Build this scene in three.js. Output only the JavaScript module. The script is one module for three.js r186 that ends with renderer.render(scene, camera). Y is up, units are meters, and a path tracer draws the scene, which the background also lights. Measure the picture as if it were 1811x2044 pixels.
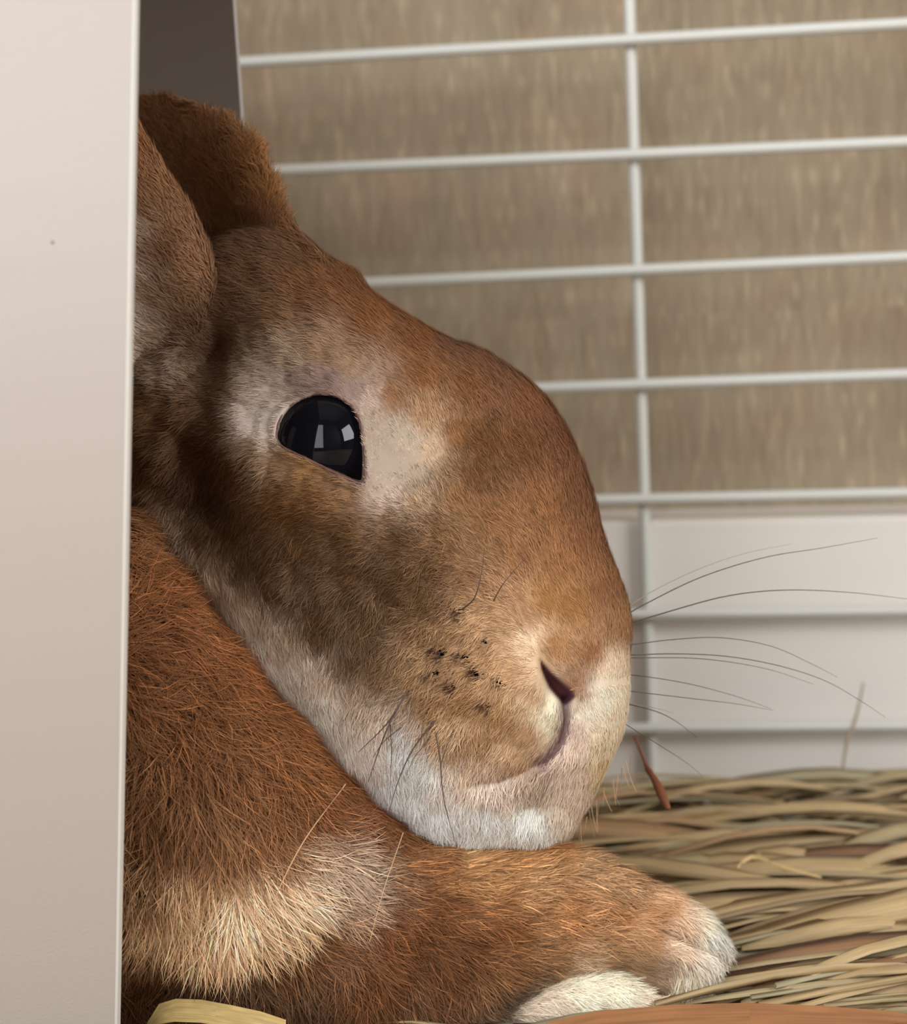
import * as THREE from 'three';
import { mergeGeometries, toCreasedNormals } from 'three/addons/utils/BufferGeometryUtils.js';
import { RectAreaLightUniformsLib } from 'three/addons/lights/RectAreaLightUniformsLib.js';
import { RoundedBoxGeometry } from 'three/addons/geometries/RoundedBoxGeometry.js';

// ---------------------------------------------------------------- camera, light, exposure
const scene = new THREE.Scene();
const V = (x, y, z) => new THREE.Vector3(x, y, z);
const W = 1811, H = 2044, F = 4500, U = 1e-4;            // photo size, focal length in photo pixels, metres per photo pixel at z = 0
const EYE = V(0, 0.165, 0.45);
const camera = new THREE.PerspectiveCamera(2 * Math.atan(H / 2 / F) * 180 / Math.PI, W / H, 0.02, 30);
camera.position.copy(EYE);
camera.quaternion.setFromEuler(new THREE.Euler(-6 * Math.PI / 180, 0, 0))
  .multiply(new THREE.Quaternion().setFromAxisAngle(V(0, 0, 1), -2.4 * Math.PI / 180));
camera.updateMatrixWorld(true);
camera.focus = 0.43; camera.userData.fStop = 20;
scene.add(camera);

scene.background = new THREE.Color(0.9, 1.0, 1.15);       // overcast daylight, enters through the two windows only

const renderer = new THREE.WebGLRenderer({ antialias: true });
renderer.toneMapping = THREE.LinearToneMapping;
renderer.toneMappingExposure = 0.92;
renderer.shadowMap.enabled = true;
RectAreaLightUniformsLib.init();

// the room is turned a little against the camera: its back wall comes nearer on the right
const YAW = -11 * Math.PI / 180;
const WALL_U = V(Math.cos(YAW), 0, -Math.sin(YAW)), WALL_N = V(Math.sin(YAW), 0, Math.cos(YAW));
const MESH0 = V(0.05, 0, -0.215);                          // a point of the wire panel
const room = (u, y, n) => MESH0.clone().addScaledVector(WALL_U, u).addScaledVector(WALL_N, n).setY(y);

const WIN1 = { u: 1.45, y: 0.9, n: 0.98, w: 0.8, h: 0.85 };   // right wall
const WIN2 = { u: -0.52, y: 0.85, n: 1.6, w: 1.4, h: 1.4 };   // wall behind the camera
function windowLight(name, at, towards, w, h, intensity, color) {
  const l = new THREE.RectAreaLight(color, intensity, w, h);
  l.name = name; l.position.copy(at); l.lookAt(towards); scene.add(l);
  return l;
}
windowLight('window_daylight', room(WIN1.u - 0.03, WIN1.y, WIN1.n), room(0, WIN1.y, WIN1.n), WIN1.w, WIN1.h, 14.0, new THREE.Color(0.97, 0.99, 1.0));
windowLight('rear_window_daylight', room(WIN2.u, WIN2.y, WIN2.n - 0.03), room(WIN2.u, WIN2.y, 0), WIN2.w, WIN2.h, 5.6, new THREE.Color(0.97, 0.99, 1.0));

// ---------------------------------------------------------------- helpers
function rng(seed) { let s = seed | 0; return () => { s = (s + 0x6d2b79f5) | 0; let t = Math.imul(s ^ (s >>> 15), 1 | s); t = (t + Math.imul(t ^ (t >>> 7), 61 | t)) ^ t; return ((t ^ (t >>> 14)) >>> 0) / 4294967296; }; }
const R = rng(7);
const clamp = (x, a = 0, b = 1) => Math.min(b, Math.max(a, x));
const smooth = (a, b, x) => { const t = clamp((x - a) / (b - a)); return t * t * (3 - 2 * t); };
const lin = (c) => (c <= 10.31 ? c / 255 / 12.92 : Math.pow((c / 255 + 0.055) / 1.055, 2.4));
const srgb = (r, g, b) => new THREE.Color().setRGB(lin(r), lin(g), lin(b));
function hash2(x, y) { let h = Math.imul(x | 0, 374761393) + Math.imul(y | 0, 668265263); h = Math.imul(h ^ (h >>> 13), 1274126177); return ((h ^ (h >>> 16)) >>> 0) / 4294967296; }
function noise2(x, y, period = 0) {
  const ix = Math.floor(x), iy = Math.floor(y), fx = x - ix, fy = y - iy, u = fx * fx * (3 - 2 * fx), v = fy * fy * (3 - 2 * fy);
  const w = (k) => (period ? ((k % period) + period) % period : k);
  const a = hash2(w(ix), w(iy)), b = hash2(w(ix + 1), w(iy)), c = hash2(w(ix), w(iy + 1)), d = hash2(w(ix + 1), w(iy + 1));
  return a + (b - a) * u + (c - a) * v + (a - b - c + d) * u * v;
}
// direction of a photo pixel; point of that ray at a depth z, or on a plane
function ray(px, py) { return V((px - W / 2) / F, -(py - H / 2) / F, -1).applyQuaternion(camera.quaternion); }
function at(px, py, z) { const d = ray(px, py); return EYE.clone().addScaledVector(d, (z - EYE.z) / d.z); }
function onPlane(px, py, p0, n) { const d = ray(px, py); return EYE.clone().addScaledVector(d, p0.clone().sub(EYE).dot(n) / d.dot(n)); }
function onFloor(px, py, y) { const d = ray(px, py); return EYE.clone().addScaledVector(d, (y - EYE.y) / d.y); }
const taken = {};
function numbered(name) { const k = taken[name] = (taken[name] ?? -1) + 1; return k ? name + '_' + String(k).padStart(3, '0') : name; }
function part(name, geometry, material, parent) {
  const m = new THREE.Mesh(geometry, material); m.name = name; m.castShadow = m.receiveShadow = true; parent.add(m); return m;
}
function tag(o, label, category, group, kind) {
  if (label) o.userData.label = label; if (category) o.userData.category = category;
  if (group) o.userData.group = group; if (kind) o.userData.kind = kind; return o;
}
function thing(name, label, category, group) { const g = new THREE.Group(); g.name = numbered(name); scene.add(g); return tag(g, label, category, group); }
function tube(points, radii, sides = 6, segs = 24) {          // a swept, tapering round rod through points
  const curve = new THREE.CatmullRomCurve3(points, false, 'centripetal'), fr = curve.computeFrenetFrames(segs, false);
  const pos = [], idx = [];
  for (let i = 0; i <= segs; i++) {
    const p = curve.getPointAt(i / segs), t = i / segs * (radii.length - 1), k = Math.min(radii.length - 2, Math.floor(t)), r = radii[k] + (radii[k + 1] - radii[k]) * (t - k);
    for (let j = 0; j < sides; j++) {
      const a = j / sides * Math.PI * 2, q = p.clone().addScaledVector(fr.normals[i], Math.cos(a) * r).addScaledVector(fr.binormals[i], Math.sin(a) * r);
      pos.push(q.x, q.y, q.z);
    }
  }
  for (let i = 0; i < segs; i++) for (let j = 0; j < sides; j++) {
    const a = i * sides + j, b = i * sides + (j + 1) % sides; idx.push(a, b, a + sides, b, b + sides, a + sides);
  }
  for (const e of [0, segs]) { const c = pos.length / 3, p = curve.getPointAt(e / segs); pos.push(p.x, p.y, p.z); for (let j = 0; j < sides; j++) { const a = e * sides + j, b = e * sides + (j + 1) % sides; e ? idx.push(a, b, c) : idx.push(b, a, c); } }
  const g = new THREE.BufferGeometry(); g.setAttribute('position', new THREE.Float32BufferAttribute(pos, 3)); g.setIndex(idx); g.computeVertexNormals(); return g;
}
function dataTexture(n, m, fn, color = true) {
  const d = new Uint8Array(n * m * 4);
  for (let y = 0; y < m; y++) for (let x = 0; x < n; x++) { const c = fn(x, y), k = (y * n + x) * 4; d[k] = clamp(c[0], 0, 255); d[k + 1] = clamp(c[1], 0, 255); d[k + 2] = clamp(c[2], 0, 255); d[k + 3] = 255; }
  const t = new THREE.DataTexture(d, n, m); t.wrapS = t.wrapT = THREE.RepeatWrapping; t.magFilter = THREE.LinearFilter; t.minFilter = THREE.LinearMipmapLinearFilter; t.generateMipmaps = true;
  if (color) t.colorSpace = THREE.SRGBColorSpace; t.needsUpdate = true; return t;
}
function std(color, roughness, more = {}) { return new THREE.MeshStandardMaterial({ color, roughness, ...more }); }

// ---------------------------------------------------------------- the room
const plaster = std(srgb(112, 102, 92), 0.9), white = std(srgb(232, 226, 219), 0.5);
function slab(name, u0, u1, y0, y1, n0, n1, material, kind = 'structure') {      // a box in the room's own axes
  const g = new THREE.BoxGeometry(u1 - u0, y1 - y0, n1 - n0);
  const uv = g.attributes.uv, p = g.attributes.position, nn = g.attributes.normal;
  for (let i = 0; i < uv.count; i++) {                                          // uv in metres
    const ax = Math.abs(nn.getX(i)), ay = Math.abs(nn.getY(i));
    uv.setXY(i, ax > 0.5 ? p.getZ(i) : p.getX(i), ay > 0.5 ? p.getZ(i) : p.getY(i));
  }
  const m = part(name, g, material, scene);
  m.position.copy(room((u0 + u1) / 2, (y0 + y1) / 2, (n0 + n1) / 2)); m.rotation.y = YAW;
  if (kind) m.userData.kind = kind;
  return m;
}
// tan wallpaper with short upright grain flecks
const wallMap = dataTexture(1024, 1024, (x, y) => {
  const warp = noise2(x / 90, y / 60, 0) * 3;
  const fine = noise2((x + warp) / 3.2, y / 26) - 0.5, mid = noise2((x + warp) / 9, y / 90 + 50) - 0.5, broad = noise2(x / 128 + 9, y / 256 + 3, 8) - 0.5, grain = hash2(x, y) - 0.5;
  const fleck = Math.max(0, noise2((x + warp) / 5.5, y / 34 + 200) - 0.66) * 2.2, red = Math.max(0, noise2(x / 70 + 40, y / 50 + 7) - 0.62);
  const v = fine * 15 + mid * 12 + broad * 14 + grain * 10;
  return [151 + v + fleck * 30 + red * 10, 135 + v + fleck * 28 - red * 6, 112 + v * 0.95 + fleck * 22 - red * 6];
});
wallMap.repeat.set(5, 5);
const wallpaper = std(0xffffff, 0.85, { map: wallMap, bumpMap: wallMap, bumpScale: 0.0004 });
const N_WALL = -0.032, N_BOARD = -0.0054, LEFT = -1.35, RIGHT = 1.45, FRONT = 1.6, TOP = 2.3;
slab('wall_back', LEFT, RIGHT, 0, TOP, N_WALL - 0.1, N_WALL, wallpaper);
slab('wall_left', LEFT - 0.1, LEFT, 0, TOP, N_WALL - 0.1, FRONT + 0.1, plaster);
slab('ceiling', LEFT - 0.1, RIGHT + 0.1, TOP, TOP + 0.1, N_WALL - 0.1, FRONT + 0.1, std(srgb(160, 152, 142), 0.9));
const floorMap = dataTexture(512, 512, (x, y) => { const v = (noise2(x / 3, y / 80) - 0.5) * 26 + (noise2(x / 40, y / 200) - 0.5) * 20; return [176 + v, 150 + v * 0.8, 120 + v * 0.6]; });
slab('floor', LEFT - 0.1, RIGHT + 0.1, -0.1, 0, N_WALL - 0.1, FRONT + 0.1, std(0xffffff, 0.6, { map: floorMap }));
// walls with a window opening each
function wallWithOpening(name, along, w, a0, a1) {
  const sh = new THREE.Shape([new THREE.Vector2(a0, 0), new THREE.Vector2(a1, 0), new THREE.Vector2(a1, TOP), new THREE.Vector2(a0, TOP)]);
  const c = along === 'n' ? w.n : w.u;
  const x0 = c - w.w / 2, x1 = c + w.w / 2, y0 = w.y - w.h / 2, y1 = w.y + w.h / 2;
  sh.holes.push(new THREE.Path([new THREE.Vector2(x0, y0), new THREE.Vector2(x0, y1), new THREE.Vector2(x1, y1), new THREE.Vector2(x1, y0)]));
  const g = new THREE.ExtrudeGeometry(sh, { depth: 0.1, bevelEnabled: false });
  const m = new THREE.Matrix4();
  if (along === 'n') m.makeBasis(WALL_N, V(0, 1, 0), WALL_U.clone().negate()).setPosition(room(RIGHT + 0.1, 0, 0));
  else m.makeBasis(WALL_U, V(0, 1, 0), WALL_N).setPosition(room(0, 0, FRONT));
  g.applyMatrix4(m); if (along === 'n') { /* right-handed turn keeps faces outward */ }
  const o = part(name, g, plaster, scene); o.userData.kind = 'structure';
}
wallWithOpening('wall_right', 'n', WIN1, N_WALL - 0.1, FRONT + 0.1);
wallWithOpening('wall_front', 'u', WIN2, LEFT, RIGHT);
function windowFrame(n, w, side) {
  const g = new THREE.Group(); g.name = 'window_' + n; g.userData.kind = 'structure'; scene.add(g);
  const frame = [], t = 0.05, d = 0.05;
  const bar = (cx, cy, bw, bh) => { const b = new THREE.BoxGeometry(bw, bh, d); b.translate(cx, cy, 0); return b; };
  part('window_frame', mergeGeometries([bar(0, w.h / 2 - t / 2, w.w, t), bar(0, -w.h / 2 + t / 2, w.w, t), bar(-w.w / 2 + t / 2, 0, t, w.h - 2 * t), bar(w.w / 2 - t / 2, 0, t, w.h - 2 * t)]), white, g);
  part('mullion', bar(0, 0, 0.04, w.h - 2 * t), white, g);
  const glass = new THREE.MeshPhysicalMaterial({ color: 0xffffff, roughness: 0, transmission: 1, thickness: 0, ior: 1.5 });
  for (const s of [-1, 1]) { const p = part('pane', new THREE.BoxGeometry(w.w / 2 - t - 0.02, w.h - 2 * t, 0.004), glass, g); p.position.x = s * (w.w / 4 - t / 2 + 0.01); }
  g.position.copy(side === 'right' ? room(RIGHT + 0.05, w.y, w.n) : room(w.u, w.y, FRONT + 0.05));
  g.rotation.y = YAW + (side === 'right' ? Math.PI / 2 : 0);
}
windowFrame(1, WIN1, 'right'); windowFrame(2, WIN2, 'front');

// white skirting board: its top edge runs just under the fifth wire
const boardP = room(0, 0, N_BOARD);
const topY = (onPlane(1300, 1037, boardP, WALL_N).y + onPlane(1811, 1024, boardP, WALL_N).y) / 2;
{
  const s = new THREE.Shape(), d = N_BOARD - N_WALL;
  s.moveTo(0, 0); s.lineTo(d, 0); s.lineTo(d, topY - 0.0025); s.quadraticCurveTo(d, topY, d - 0.0025, topY); s.lineTo(0, topY); s.closePath();
  const len = RIGHT - LEFT, g = new THREE.ExtrudeGeometry(s, { depth: len, bevelEnabled: false, curveSegments: 6 });
  g.applyMatrix4(new THREE.Matrix4().makeBasis(WALL_N, V(0, 1, 0), WALL_U.clone().negate()).setPosition(room(RIGHT, 0, N_WALL)));
  const o = part('baseboard_back', g, std(srgb(226, 219, 211), 0.45), scene); o.userData.kind = 'structure';
}

// ---------------------------------------------------------------- wire cage panel
{
  const cage = thing('wire_cage_panel', 'white coated wire cage panel standing before the tan wall', 'cage panel');
  const coat = new THREE.MeshPhysicalMaterial({ color: srgb(206, 206, 199), roughness: 0.38, clearcoat: 0.25, clearcoatRoughness: 0.3 });
  const r = 0.0017, lines = [[490, 124, 1811, 47], [545, 341, 1811, 283], [735, 565, 1811, 513], [1100, 774, 1811, 747], [1205, 998, 1811, 984], [1290, 1226, 1811, 1219], [1280, 1454, 1811, 1449]];
  const span = (x0, y0, x1, y1, xa, xb) => [[xa, y0 + (y1 - y0) * (xa - x0) / (x1 - x0)], [xb, y0 + (y1 - y0) * (xb - x0) / (x1 - x0)]];
  const p0 = room(0, 0, 0), pv = room(0, 0, -2 * r * 0.93);
  const ends = lines.map((l) => span(...l, 120, 2600).map((q) => onPlane(...q, p0, WALL_N)));
  const step = ends[0][0].clone().sub(ends[6][0]).divideScalar(6), step2 = ends[0][1].clone().sub(ends[6][1]).divideScalar(6);
  ends.push([ends[0][0].clone().add(step), ends[0][1].clone().add(step2)]);
  ends.push([ends[6][0].clone().sub(step), ends[6][1].clone().sub(step2)]);
  for (const e of ends) part('wire', tube(e, [r, r], 12, 2), coat, cage);
  const up = (x0, x1) => tube([onPlane(x0, -330, pv, WALL_N), onPlane(x1, 1500, pv, WALL_N).add(V(0, -0.045, 0))], [r, r], 12, 2);
  for (const [a, b] of [[1247, 1300], [2080, 2150], [330, 360]]) part('upright_wire', up(a, b), coat, cage);
}

// ---------------------------------------------------------------- white hideout at the left: front sheet, back board, unseen top and side added for shade
const MAT_Y = at(1400, 2012, 0.012).y;                                            // height of the straw surface
{
  const hide = thing('hideout', 'white board hideout with a bright cut edge, unseen top and side added for shade', 'hideout');
  const grit = dataTexture(512, 512, (x, y) => { const v = 128 + (noise2(x / 3, y / 3, 0) - 0.5) * 120 + (hash2(x, y) - 0.5) * 60; return [v, v, v]; }, false); grit.repeat.set(18, 18);
  const boardMat = std(srgb(172, 163, 157), 0.5, { bumpMap: grit, bumpScale: 0.00005 });
  // front: a sheet upright above, its lower half bowed back to darken its foot
  const t = 0.005, rows = 44, e = 0.0004, PY0 = -700, PY1 = 2150;
  const zf = (py) => 0.098 - 0.049 * Math.pow(clamp((py - 278) / 1872), 2.1), tipOf = (py) => at(270 - 0.0179 * py, py, zf(py));
  const sheet = (section) => {
    const pos = [], uv = [], idx = [];
    for (let i = 0; i <= rows; i++) {
      const py = PY0 + i / rows * (PY1 - PY0), p = tipOf(py), c = section(p.x, zf(py)), m = c.length;
      for (const [x, zz, u] of c) { pos.push(x, p.y, zz); uv.push(u, p.y); }
      if (i) for (let k = 0; k < m; k++) { const b0 = (i - 1) * m, k2 = (k + 1) % m; idx.push(b0 + k, b0 + m + k, b0 + k2, b0 + k2, b0 + m + k, b0 + m + k2); }
    }
    const g = new THREE.BufferGeometry(); g.setAttribute('position', new THREE.Float32BufferAttribute(pos, 3)); g.setAttribute('uv', new THREE.Float32BufferAttribute(uv, 2)); g.setIndex(idx);
    return toCreasedNormals(g, 0.6);
  };
  part('front_sheet', sheet((x, z) => [[x - 0.17, z, 0], [x - e, z, 0.17], [x - e, z - t, 0.175], [x - 0.17, z - t, 0.345]]), boardMat, hide);
  part('edge_band', sheet((x, z) => [[x - e, z + 0.00005, 0], [x, z - e, 0.001], [x, z - t + e, 0.005], [x - e, z - t - 0.00005, 0.006]]), std(srgb(226, 225, 220), 0.45), hide).userData.label = 'bright white cut edge';
  const speck = part('speck', new THREE.SphereGeometry(0.00028, 8, 6).scale(1, 1, 0.3), std(srgb(110, 95, 85), 0.8), hide); speck.position.copy(at(105, 484, zf(484))); speck.userData.label = 'tiny grey speck';
  // back: turned from the side window to keep it dark, its right edge stands nearer and the board runs back to the left
  const nb = V(-0.8, 0, 0.6), tb = V(0.6, 0, 0.8), e0 = at(466, 0, -0.09), e1 = onPlane(483, 250, e0, nb);
  const k = e1.clone().sub(e0).dot(tb) / (e1.y - e0.y), edge = (y) => e0.clone().addScaledVector(tb, k * (y - e0.y)).setY(y);
  const top = tipOf(PY0), yb = MAT_Y + 0.003, yt = top.y, wide = 0.11, th = 0.0006;
  const s = new THREE.Shape([[0, yb], [0, yt], [wide + k * (yt - yb), yt], [wide, yb]].map((q) => new THREE.Vector2(...q)));
  const g = new THREE.ExtrudeGeometry(s, { depth: th, bevelEnabled: true, bevelSize: 0.0001, bevelThickness: 0.0001, bevelOffset: -0.0001, bevelSegments: 1 });
  g.applyMatrix4(new THREE.Matrix4().makeBasis(tb, V(0, 1, 0), nb).setPosition(edge(yb).setY(0).addScaledVector(tb, -wide).addScaledVector(nb, -th)));
  part('back_board', g, boardMat, hide);
  // unseen top, added to shade the ear and back board
  const r = edge(yt), far = r.clone().addScaledVector(tb, -wide), added_shade_roof = new THREE.Shape([[top.x, -zf(PY0)], [r.x, -r.z], [far.x, -far.z], [top.x - 0.17, -far.z], [top.x - 0.17, -zf(PY0)]].map((q) => new THREE.Vector2(...q)));
  const gr = new THREE.ExtrudeGeometry(added_shade_roof, { depth: 0.005, bevelEnabled: false }); gr.rotateX(-Math.PI / 2); gr.translate(0, yt, 0);
  part('added_shade_roof', gr, boardMat, hide);
  const zl = zf(PY1) - t, gs = new THREE.BoxGeometry(0.005, yt - yb, zl - far.z); gs.translate(top.x - 0.1675, (yt + yb) / 2, (zl + far.z) / 2);
  part('added_shade_wall', gs, boardMat, hide);  // unseen wall, added to cut the light inside
}
// ---------------------------------------------------------------- the rabbit
// Sculpted in the rabbit's own side view: outlines in photo pixels (0.1 mm each at z = 0) are inflated to rounded, closed volumes with real depth.
const rabbit = thing('rabbit', 'orange-brown rabbit with white chin resting its head over its foreleg', 'rabbit');
function curveClosed(pts, n = 6) {
  const out = [], N = pts.length;
  for (let i = 0; i < N; i++) {
    const [a, b, c, d] = [pts[(i + N - 1) % N], pts[i], pts[(i + 1) % N], pts[(i + 2) % N]];
    for (let k = 0; k < n; k++) { const t = k / n, t2 = t * t, t3 = t2 * t; out.push([0, 1].map((q) => 0.5 * (2 * b[q] + (c[q] - a[q]) * t + (2 * a[q] - 5 * b[q] + 4 * c[q] - d[q]) * t2 + (3 * b[q] - a[q] - 3 * c[q] + d[q]) * t3))); }
  }
  return out;
}
function inPoly(p, x, y) { let c = false; for (let i = 0, j = p.length - 1; i < p.length; j = i++) { const [ax, ay] = p[i], [bx, by] = p[j]; if ((ay > y) !== (by > y) && x < (bx - ax) * (y - ay) / (by - ay) + ax) c = !c; } return c; }
function nearest(p, x, y, closed = true) {
  let best = 1e18, q = null;
  for (let i = closed ? 0 : 1; i < p.length; i++) {
    const [ax, ay] = p[(i + p.length - 1) % p.length], [bx, by] = p[i], dx = bx - ax, dy = by - ay, t = clamp(((x - ax) * dx + (y - ay) * dy) / (dx * dx + dy * dy + 1e-9)), cx = ax + dx * t, cy = ay + dy * t, d = (cx - x) ** 2 + (cy - y) ** 2;
    if (d < best) { best = d; q = [cx, cy]; }
  }
  return [Math.sqrt(best), q];
}
const signed = (p, x, y) => (inPoly(p, x, y) ? 1 : -1) * nearest(p, x, y)[0];
const G = (x, y, cx, cy, sx, sy, turn = 0) => { let dx = x - cx, dy = y - cy; if (turn) { const c = Math.cos(turn * Math.PI / 180), s = Math.sin(turn * Math.PI / 180); [dx, dy] = [dx * c + dy * s, -dx * s + dy * c]; } return Math.exp(-(dx * dx / (sx * sx) + dy * dy / (sy * sy)) / 2); };
function spread(list, soft, x, y, width) {                         // smooth blend of scattered samples
  const out = new Array(width).fill(0); let sum = 0;
  for (const p of list) { const d = (p[0] - x) ** 2 + (p[1] - y) ** 2 + soft * soft, w = 1 / (d * d); sum += w; for (let k = 0; k < width; k++) out[k] += w * p[2 + k]; }
  for (let k = 0; k < width; k++) out[k] /= sum;
  return out;
}
const colourOf = (list) => { const l = list.map(([x, y, r, g, b]) => { const c = [lin(r), lin(g), lin(b)], m = c[0] * 0.3 + c[1] * 0.6 + c[2] * 0.1; return [x, y, ...c.map((v) => v + (m - v) * 0.03) ]; }).map(([x, y, ...c]) => { const g = 0.7 + 0.7 * smooth(0.16, 0.5, c[1]); c[2] *= 0.88 + 0.12 * smooth(0.25, 0.55, c[1]); return [x, y, ...c.map((v) => Math.min(0.93, v * g))]; }); return (x, y) => spread(l, 22, x, y, 3); };
const flowOf = (list) => { const l = list.map(([x, y, a, len, lift, mess]) => [x, y, Math.cos(a * Math.PI / 180), Math.sin(a * Math.PI / 180), len, lift ?? 0.25, mess ?? 0.2]); return (x, y) => spread(l, 40, x, y, 5); };

function shell({ outline, cell, k, front, back, backK = 1, colour, under = 0.8 }) {
  const poly = curveClosed(outline);
  let x0 = 1e9, y0 = 1e9, x1 = -1e9, y1 = -1e9;
  for (const [x, y] of poly) { x0 = Math.min(x0, x); y0 = Math.min(y0, y); x1 = Math.max(x1, x); y1 = Math.max(y1, y); }
  x0 -= 2 * cell; y0 -= 2 * cell;
  const nx = Math.ceil((x1 - x0) / cell) + 3, ny = Math.ceil((y1 - y0) / cell) + 3, N = nx * ny, inside = new Uint8Array(N), u = new Float32Array(N);
  for (let j = 0; j < ny; j++) {                                    // scan lines
    const y = y0 + j * cell, cross = [];
    for (let i = 0, q = poly.length - 1; i < poly.length; q = i++) { const [ax, ay] = poly[i], [bx, by] = poly[q]; if ((ay > y) !== (by > y)) cross.push((bx - ax) * (y - ay) / (by - ay) + ax); }
    cross.sort((a, b) => a - b);
    for (let c = 0; c + 1 < cross.length; c += 2) for (let i = Math.ceil((cross[c] - x0) / cell); i <= (cross[c + 1] - x0) / cell; i++) inside[j * nx + i] = 1;
  }
  const w = 2 / (1 + Math.PI / Math.max(nx, ny)), src = 4 * cell * cell;
  for (let it = 0; it < 2.2 * Math.max(nx, ny); it++) for (let j = 1; j < ny - 1; j++) for (let i = 1; i < nx - 1; i++) { const q = j * nx + i; if (inside[q]) u[q] += w * ((u[q - 1] + u[q + 1] + u[q - nx] + u[q + nx] + src) / 4 - u[q]); }
  const pos = [], col = [], at2 = [], frontId = new Int32Array(N).fill(-1), backId = new Int32Array(N).fill(-1), z = new Float32Array(N);
  const add = (x, y, zz) => { const p = at(x, y, zz * U); p.y = Math.max(p.y, MAT_Y - 0.001); pos.push(p.x, p.y, p.z); const c = colour(x, y); col.push(c[0] * under, c[1] * under, c[2] * under); at2.push(x, y); return pos.length / 3 - 1; };
  for (let j = 0; j < ny; j++) for (let i = 0; i < nx; i++) {
    const q = j * nx + i, x = x0 + i * cell, y = y0 + j * cell;
    if (inside[q]) { const h = k * Math.sqrt(Math.max(u[q], 0)); z[q] = front(x, y, h); frontId[q] = add(x, y, z[q]); backId[q] = add(x, y, back(x, y, h * backK)); } else {
      let near = false; for (let b = -1; b <= 1 && !near; b++) for (let a = -1; a <= 1; a++) { const jj = j + b, ii = i + a; if (jj >= 0 && jj < ny && ii >= 0 && ii < nx && inside[jj * nx + ii]) { near = true; break; } }
      if (near) { const [, p] = nearest(poly, x, y); z[q] = back(p[0], p[1], 0); frontId[q] = backId[q] = add(p[0], p[1], z[q]); }
    }
  }
  const f = [], bk = [];
  for (let j = 0; j < ny - 1; j++) for (let i = 0; i < nx - 1; i++) {
    const q = j * nx + i, c = [q, q + 1, q + nx + 1, q + nx];
    if (!c.some((n) => inside[n]) || c.some((n) => frontId[n] < 0)) continue;
    const [a, b, d, e] = c.map((n) => frontId[n]), [a2, b2, d2, e2] = c.map((n) => backId[n]);
    f.push(a, e, b, b, e, d); bk.push(a2, b2, e2, b2, d2, e2);
  }
  const geometry = new THREE.BufferGeometry();
  geometry.setAttribute('position', new THREE.Float32BufferAttribute(pos, 3)); geometry.setAttribute('color', new THREE.Float32BufferAttribute(col, 3));
  geometry.setIndex([...f.slice(0, 0)]); const idx = new Uint32Array(f.length + bk.length); idx.set(f); idx.set(bk, f.length); geometry.setIndex(new THREE.BufferAttribute(idx, 1)); geometry.computeVertexNormals();
  const depth = (x, y) => { const i = clamp(Math.round((x - x0) / cell), 0, nx - 1), j = clamp(Math.round((y - y0) / cell), 0, ny - 1); return z[j * nx + i]; };
  return { geometry, at2, frontCount: f.length, depth, colour, poly };
}

// --- outlines
const HEAD = [[600, 468], [660, 513], [715, 545], [748, 585], [800, 620], [860, 655], [910, 680], [960, 697], [1010, 726], [1060, 762], [1100, 802], [1130, 850], [1155, 900], [1175, 950], [1190, 1000], [1203, 1055], [1222, 1110], [1244, 1165], [1258, 1210], [1263, 1255], [1260, 1305], [1259, 1350], [1256, 1400], [1248, 1450], [1232, 1492], [1206, 1542], [1182, 1590], [1158, 1632], [1135, 1668], [1095, 1705], [1000, 1725], [900, 1715], [800, 1690], [700, 1640], [600, 1560], [500, 1460], [400, 1350], [290, 1220], [190, 1100], [130, 960], [115, 800], [160, 670], [270, 560], [400, 490], [520, 450]];
const EYE_RIM = curveClosed([[557, 858], [562, 838], [575, 818], [595, 803], [620, 793], [645, 789], [670, 794], [693, 808], [708, 826], [717, 850], [722, 880], [725, 910], [726, 940], [723, 962], [700, 956], [675, 945], [650, 931], [620, 915], [590, 902], [565, 889], [556, 874]], 3);
const NOSTRIL = [[1078, 1316], [1090, 1330], [1105, 1345], [1125, 1362], [1143, 1378], [1150, 1390], [1140, 1400], [1128, 1407], [1112, 1393], [1095, 1373], [1086, 1352], [1080, 1335]];
const MOUTH = [[1128, 1402], [1129, 1440], [1122, 1472], [1106, 1500], [1085, 1520], [1050, 1537], [1000, 1554], [950, 1562]];
const LIP = [[1128, 1402], [1130, 1440], [1124, 1472], [1108, 1500], [1086, 1522]];
const NOSE_EDGE = [[1090, 1330], [1076, 1290], [1058, 1250], [1038, 1205]];
const SPOTS = [[920, 1220, 9], [885, 1299, 11], [928, 1309, 8], [952, 1341, 8], [995, 1358, 7], [905, 1366, 6], [975, 1406, 6], [966, 1280, 5], [870, 1340, 5]];

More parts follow.
